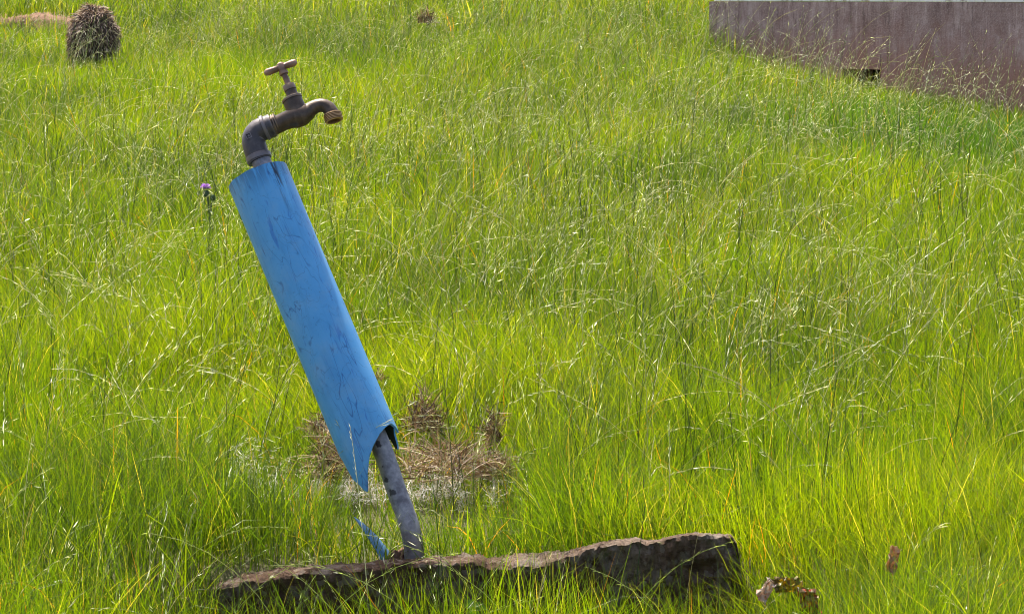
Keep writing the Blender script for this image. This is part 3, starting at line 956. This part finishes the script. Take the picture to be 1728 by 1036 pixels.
del Vs, Qs, Ts, Cs, parts

# ------------------------------------------------------------------ straw things
def straw(c, rx, ry, rz, n, length, width, pal, w, flat=.6, upish=0.0):
    """loose tangle of dry blades filling a heap, c at its foot"""
    th = rng.uniform(0, 2 * np.pi, n); r = np.sqrt(rng.random(n))
    h = rng.random(n) * np.clip(1 - r ** 2, 0, 1)
    base = np.stack([c[0] + rx * r * np.cos(th), c[1] + ry * r * np.sin(th), c[2] + rz * h], -1)
    az = rng.uniform(0, 2 * np.pi, n)
    a0 = np.clip(rng.normal(1.2 - upish, .45, n), 0, 2.2); a1 = a0 + rng.normal(.3, .5, n)
    pts, tan = arcs(base, az, length * rng.uniform(.4, 1.3, n), a0, a1, 1.0, 4)
    V, Q = ribbons(pts, tan, az, rng.uniform(-1.5, 1.5, n), width * rng.uniform(.6, 1.4, n), (.8, 1, 1, .8, .4))
    V[:, 2] = np.maximum(V[:, 2], c[2] - .02)
    return V, Q, np.repeat(pick(n, pal, w), 10, 0)
SPAL = [(.22, .135, .065), (.35, .25, .13), (.52, .41, .26), (.08, .05, .028)]
def heap(name, px, py, hgt, rx, ry, rz, n, length, label, cat, w=(4, 3, 1.3, 3.2), upish=0.0, width=.0016):
    """a heap whose foot, hgt above the soil in the grass, is seen at (px, py)"""
    p = G(px, py, hgt)
    V, Q, C = straw(p, rx, ry, rz, n, length, width, SPAL, w, upish=upish)
    o = raw_mesh(name, V - np.array(p), Q, C, M_straw)
    o.location = p
    return tag(o, label, cat)
heap('dry_grass_heap', 745, 795, 0.06, .082, .13, .05, 520, .075, 'broad brown heap of dead grass lying right of the blue sleeve', 'dead grass')
heap('dry_grass_heap', 566, 800, 0.06, .044, .05, .10, 480, .06, 'rounded clump of dead grass behind the left edge of the blue sleeve tip', 'dead grass')
heap('dry_grass_heap', 540, 728, 0.09, .020, .03, .035, 260, .026, 'small tuft of dead grass with white fluff, left of the sleeve', 'dead grass')
heap('dry_grass_heap', 717, 728, 0.07, .034, .04, .085, 420, .045, 'tall dark tuft of dead grass standing right of the sleeve', 'dead grass', w=(3, 2, .8, 5), upish=.35)
heap('dry_grass_heap', 833, 745, 0.08, .013, .02, .075, 200, .035, 'narrow dark tuft of dead grass, farthest right of the heap', 'dead grass', w=(3, 1.5, .6, 6), upish=.4)
heap('dry_grass_heap', 836, 802, 0.06, .032, .04, .045, 320, .04, 'low brown clump of dead grass at the right end of the heap', 'dead grass')
heap('dry_grass_heap', 641, 640, 0.12, .010, .02, .022, 90, .016, 'tiny brown tuft peeping out behind the right edge of the sleeve', 'dead grass')
heap('dry_grass_heap', 718, 40, .20, .035, .03, .05, 120, .05, 'small brown tuft of dead grass far off near the top edge', 'dead grass', upish=.6, width=.004)

# white fluff caught low in the grass round the heap
fv, fq, fc = [], [], []
off = 0
spots = [(405, 800, .016, .07, 150), (425, 780, .012, .05, 80), (525, 716, .011, .02, 110), (343, 752, .018, .02, 120), (1000, 645, .010, .01, 80), (535, 830, .02, .03, 130), (590, 838, .02, .03, 120)]
for k_ in range(95):
    a_ = rng.random()
    spots.append((400 + 460 * a_ + rng.normal(0, 8), 822 + rng.normal(0, 17) - (12 if a_ < .3 else 0), rng.uniform(.004, .017), rng.uniform(.012, .04), int(rng.integers(8, 44))))
for k_ in range(10):
    spots.append((rng.uniform(690, 850), rng.uniform(745, 800), rng.uniform(.004, .012), .02, int(rng.integers(15, 45))))
for px, py, rr, hgt, n in spots:
    p = G(px, py, .03 + hgt * .3)
    d = rng.normal(size=(n, 3)); d /= np.linalg.norm(d, axis=1, keepdims=True)
    base = np.array(p) + d * rng.random((n, 1)) ** .6 * np.array([rr, rr, hgt])
    az = rng.uniform(0, 6.28, n)
    pts, tan = arcs(base, az, rng.uniform(.008, .026, n), rng.uniform(0, 2.6, n), rng.uniform(0, 2.6, n), 1.0, 3)
    V, Q = ribbons(pts, tan, az, rng.uniform(-1.5, 1.5, n), rng.uniform(.0006, .0017, n), (.6, 1, 1, .5))
    fv.append(V); fq.append(Q + off); fc.append(np.repeat(pick(n, [(.84, .80, .72), (.58, .49, .36)], (2.5, 1)), 8, 0)); off += len(V)
g = raw_mesh('white_fluff', np.concatenate(fv), np.concatenate(fq), np.concatenate(fc), M_fluff)
tag(g, 'white downy fluff scattered low in the grass round the dead grass', 'fluff', kind='stuff')

# ------------------------------------------------------------------ straw bundle, far left
SB = P(158, 118, 7.9)
SB.z = gz1(SB.x, 7.9)
bundle = empty('straw_bundle', SB, 'small round topped bundle of matted brown straw standing upright in the grass', 'straw bundle')
top_z = P(158, 12, 7.9).z
rx = .106; hz_ = (top_z - SB.z)
m = NT('matted straw')
c = m.coord(); n1 = m.noise(c, 40, 6, .7)
m.set(Base_Color=m.ramp(n1, [(.3, (.035, .022, .016)), (.7, (.12, .08, .055))]), Roughness=.95)
m.bump(n1, .8, .02)
bm = bmesh.new()
bmesh.ops.create_icosphere(bm, subdivisions=5, radius=1)
def sb_pt(d):
    q = (abs(d.x) ** 2.1 + abs(d.y) ** 2.1 + abs(d.z) ** 2.1) ** (-1 / 2.1)
    k = 1 + .12 * mnoise.noise(d * 2.2) + .05 * mnoise.noise(d * 7)
    return Vector((d.x * q * rx * k, d.y * q * rx * k, d.z * q * hz_ * (.43 if d.z > 0 else .60) * k * (1.0 if d.z > 0 else 1.0) + hz_ * .57))
for v in bm.verts: v.co = sb_pt(v.co.normalized()) + SB
core = obj('straw_core', bm, m.m, bundle)
n = 5200
d = rng.normal(size=(n, 3)); d /= np.linalg.norm(d, axis=1, keepdims=True)
d = d[(d[:, 2] > -.75)]; n = len(d)
base = np.array([sb_pt(Vector(v)) + SB for v in d]) 
az = np.arctan2(d[:, 1], d[:, 0]) + rng.normal(0, .8, n)
a0 = np.arccos(np.clip(d[:, 2], -1, 1)) + rng.normal(.95, .35, n); a1 = a0 + rng.uniform(.1, .8, n)
pts, tan = arcs(base, az, rng.uniform(.010, .028, n), a0, a1, 1.0, 3)
V, Q = ribbons(pts, tan, az, rng.uniform(-1.2, 1.2, n), rng.uniform(.002, .0045, n), (.8, 1, .9, .4))
C = np.repeat(pick(n, [(.38, .26, .18), (.56, .43, .32), (.19, .125, .085), (.07, .046, .035)], (3, 2.4, 3, 1)), 8, 0)
raw_mesh('loose_straw', V, Q, C, M_straw, bundle)

# ------------------------------------------------------------------ thistle left of the sleeve
ty = 2.6
tf = P(349, 318, ty)
tb = P(352, 372, ty); tb.z = gz1(tb.x, ty)
thistle = empty('thistle', tb, 'single thistle with a purple flower head, left of the blue sleeve top', 'thistle')
def leafm(name, c, rough=.6):
    m = NT(name)
    co = m.coord()
    m.set(Base_Color=m.ramp(m.noise(co, 150, 4), [(.3, tuple(x * .6 for x in c)), (.7, c)]), Roughness=rough)
    return m.m
M_tg = leafm('thistle green', (.085, .14, .05)); M_tp = leafm('thistle purple', (.62, .28, .80))
bm = bmesh.new()
neck = tf + Vector((.001, 0, -.012))
sweep(bm, smooth_path([tb, tb.lerp(neck, .5) + Vector((.008, 0, 0)), neck], 4), [.0021] * 9, 8)
sweep(bm, smooth_path([tb.lerp(neck, .35), P(357, 345, ty), P(358, 334, ty)], 4), [.0017] * 9, 8)
obj('stem', bm, M_tg, thistle)
def bud(c, r, h, name):
    bm = bmesh.new()
    lathe(bm, c, Vector((0.05, 0, 1)), [(-h * .5, r * .3), (-h * .35, r * .8), (0, r), (h * .3, r * .75), (h * .5, r * .45)], 12)
    for k in range(36):                              # bract spines
        a = random.uniform(0, 6.28); z = random.uniform(-.4, .4) * h
        rr = r * (1 - abs(z / h) * .6)
        o = c + Vector((math.cos(a) * rr, math.sin(a) * rr, z))
        t_ = Vector((-math.sin(a), math.cos(a), 0)) * r * .16
        tip = o + Vector((math.cos(a) * r * .5, math.sin(a) * r * .5, r * .45))
        bm.faces.new([bm.verts.new(o - t_), bm.verts.new(o + t_), bm.verts.new(tip)])
    return obj(name, bm, M_tg, thistle)
bud(P(348, 327, ty), .0085, .018, 'bud'); bud(P(359, 334, ty), .0075, .016, 'bud')
n = 320
d = rng.normal(size=(n, 3)); d[:, 2] = np.abs(d[:, 2]) + .35
d /= np.linalg.norm(d, axis=1, keepdims=True)
fl0 = P(347, 319, ty)
az = np.arctan2(d[:, 1], d[:, 0]); a0 = np.arccos(d[:, 2])
pts, tan = arcs(np.repeat(np.array(fl0)[None], n, 0) + d * .002, az, rng.uniform(.009, .0145, n), a0, a0 + .2, 1.0, 3)
V, Q = ribbons(pts, tan, az, rng.uniform(-1.5, 1.5, n), np.full(n, .0016), (.6, 1, 1, .6))
raw_mesh('flower', V, Q, np.repeat(pick(n, [(.50, .25, .66), (.62, .38, .76)], (2, 1)), 8, 0), leaf_material('thistle petals', .35, (1, .9, 1), .6, .3), thistle)
for k in range(6):
    bm = bmesh.new()
    o = tb.lerp(neck, .35 + k * .09); a = k * 2.3
    dr_ = Vector((math.cos(a), math.sin(a) * .7, .35)).normalized(); sd = dr_.cross(Vector((0, 0, 1))).normalized()
    ln = .05 - k * .004
    prev = None
    for i in range(9):
        t_ = i / 8
        c0 = o + dr_ * ln * t_ + Vector((0, 0, -.02 * t_ * t_))
        w_ = ln * .18 * math.sin(math.pi * min(1, t_ + .12)) * (1.3 if i % 2 else .5) + .0004
        row = [bm.verts.new(c0 - sd * w_ + Vector((0, 0, w_ * .4))), bm.verts.new(c0), bm.verts.new(c0 + sd * w_ + Vector((0, 0, w_ * .4)))]
        if prev:
            for q in (0, 1): bm.faces.new((prev[q], prev[q + 1], row[q + 1], row[q]))
        prev = row
    obj('leaf', bm, M_tg, thistle, smooth=False)

# ------------------------------------------------------------------ litter, lower right
def crumple(name, corners, y, mat, label, seed, n=14, amp=.008, cat='litter'):
    """a crumpled sheet: corners in picture columns/rows set out at depth y"""
    a, b, c_, d_ = [P(px, py, y) for px, py in corners]
    bm = bmesh.new()
    g = []
    for i in range(n):
        row = []
        for k in range(n):
            u, v = i / (n - 1), k / (n - 1)
            p = a.lerp(b, u).lerp(d_.lerp(c_, u), v)
            q = Vector((u * 5 + seed, v * 5, seed))
            p += Vector((mnoise.noise(q), 2.2 * mnoise.noise(q + Vector((9, 0, 0))), mnoise.noise(q + Vector((0, 9, 0))))) * amp
            row.append(bm.verts.new(p))
        g.append(row)
    for i in range(n - 1):
        for k in range(n - 1):
            bm.faces.new((g[i][k], g[i + 1][k], g[i + 1][k + 1], g[i][k + 1]))
    bmesh.ops.recalc_face_normals(bm, faces=bm.faces[:])
    bm.normal_update()
    vs = bm.verts[:]; fs = bm.faces[:]; es = [e for e in bm.edges if e.is_boundary]
    dup_ = {v: bm.verts.new(v.co - v.normal * .0008) for v in vs}
    for f in fs: bm.faces.new([dup_[v] for v in reversed(f.verts)])
    for e in es:
        a_, b_ = e.verts
        bm.faces.new((a_, b_, dup_[b_], dup_[a_]))
    return tag(obj(name, bm, mat, smooth=False), label, cat)
def litter_mat(name, cols, rough=.3, metallic=0.0, scale=60):
    m = NT(name)
    c = m.coord()
    m.set(Base_Color=m.ramp(m.noise(c, scale, 2, .5, .8), cols, 'CONSTANT'), Roughness=rough, Metallic=metallic)
    bc = m.b.inputs['Base Color'].links[0].from_socket
    tr = m.n('ShaderNodeBsdfTranslucent', {0: bc})
    mx = m.n('ShaderNodeMixShader', {0: .45, 1: m.b.outputs[0], 2: tr.outputs[0]})
    m.link(mx.outputs[0], m.out.inputs[0])
    return m.m
yl = -.38
crumple('wrapper', ((1276, 1004), (1296, 976), (1308, 985), (1289, 1022)), yl, litter_mat('foil', [(0, (.66, .42, .28)), (.48, (.74, .64, .54)), (.60, (.34, .24, .18))], .45, .0, 90), 'crumpled pinkish foil scrap in the grass right of the kerb', 1.3, amp=.006)
crumple('wrapper', ((1299, 975), (1345, 972), (1362, 996), (1310, 1000)), yl + .05, litter_mat('olive', [(0, (.20, .19, .05)), (.46, (.34, .25, .10)), (.56, (.70, .55, .06)), (.66, (.08, .2, .36))], .25, .0, 55), 'crumpled olive and yellow packet with a blue corner, beside the foil scrap', 4.1, amp=.008)
crumple('wrapper', ((1345, 992), (1372, 996), (1388, 1030), (1352, 1040)), yl + .02, litter_mat('brown', [(0, (.13, .06, .035)), (.45, (.30, .16, .08)), (.58, (.6, .07, .03)), (.64, (.45, .28, .16))], .35, .0, 70), 'crumpled dark brown and red packet, rightmost of the litter', 7.7, amp=.008)

crumple('dead_leaf', ((1492, 962), (1503, 920), (1523, 926), (1508, 968)), -.45, litter_mat('tan leaf', [(0, (.50, .30, .17)), (.5, (.62, .42, .26)), (.62, (.36, .2, .1))], .7, 0, 50),
        'curled tan dead leaf caught upright in the grass at lower right', 11.3, n=9, amp=.006, cat='dead leaf')
# a low broad-leaved weed against the kerb
wp = P(793, 1030, -.27)
weed = empty('broadleaf_weed', Vector((wp.x, wp.y, gz1(wp.x, wp.y))), 'small bright green broad leaved weed growing against the front of the kerb', 'weed')
M_weed = leaf_material('weed leaf', .5, (1.9, 1.9, .5), .4, .5)
for k in range(7):
    a = -1.6 + (k - 3) * .55 + random.uniform(-.2, .2); ln = random.uniform(.026, .045)
    o = Vector((wp.x + random.uniform(-.01, .01), wp.y, wp.z - .03 + .006 * k))
    dr_ = Vector((math.cos(a), math.sin(a) * .6, random.uniform(.5, 1.1))).normalized(); sd = dr_.cross(Vector((0, -.7, .7))).normalized()
    vv_, qq_ = [], []
    for i in range(11):
        t_ = i / 10
        w_ = ln * .24 * math.sin(math.pi * min(1, t_ * .93 + .07)) ** .8 * (1.12 if i % 2 else .9) + .0005
        c0 = o + dr_ * ln * t_ + Vector((0, -.01 * t_ * t_, -.022 * t_ * t_))
        vv_ += [c0 - sd * w_ + Vector((0, 0, w_ * .3)), c0, c0 + sd * w_ + Vector((0, 0, w_ * .3))]
    for i in range(10):
        for q in (0, 1): qq_.append((i * 3 + q, i * 3 + q + 1, i * 3 + q + 4, i * 3 + q + 3))
    raw_mesh('leaf', np.array([tuple(v) for v in vv_]), np.array(qq_), np.tile(np.array([[.09, .2, .02]]) * random.uniform(.8, 1.2), (33, 1)), M_weed, weed)

# a little yellow flower in the grass before the wall
yf_ = P(1607, 252, 5.3)
fl = empty('yellow_flower', Vector((yf_.x, yf_.y, gz1(yf_.x, 5.3))), 'tiny yellow flower in the grass below the plum wall', 'flower')
bm = bmesh.new()
g0 = Vector((yf_.x, yf_.y, gz1(yf_.x, 5.3)))
sweep(bm, [g0, g0.lerp(yf_, .5) + Vector((.004, 0, 0)), yf_], [.0016, .0014, .0012], 6)
obj('stem', bm, M_tg, fl)
bm = bmesh.new()
for k in range(6):
    a = k * 1.047
    o = yf_; d1 = Vector((math.cos(a), math.sin(a), .5)) * .010; s1_ = Vector((-math.sin(a), math.cos(a), 0)) * .004
    bm.faces.new([bm.verts.new(o), bm.verts.new(o + d1 * .6 - s1_), bm.verts.new(o + d1), bm.verts.new(o + d1 * .6 + s1_)])
obj('petals', bm, leafm('yellow petals', (.8, .55, .03)), fl, smooth=False)
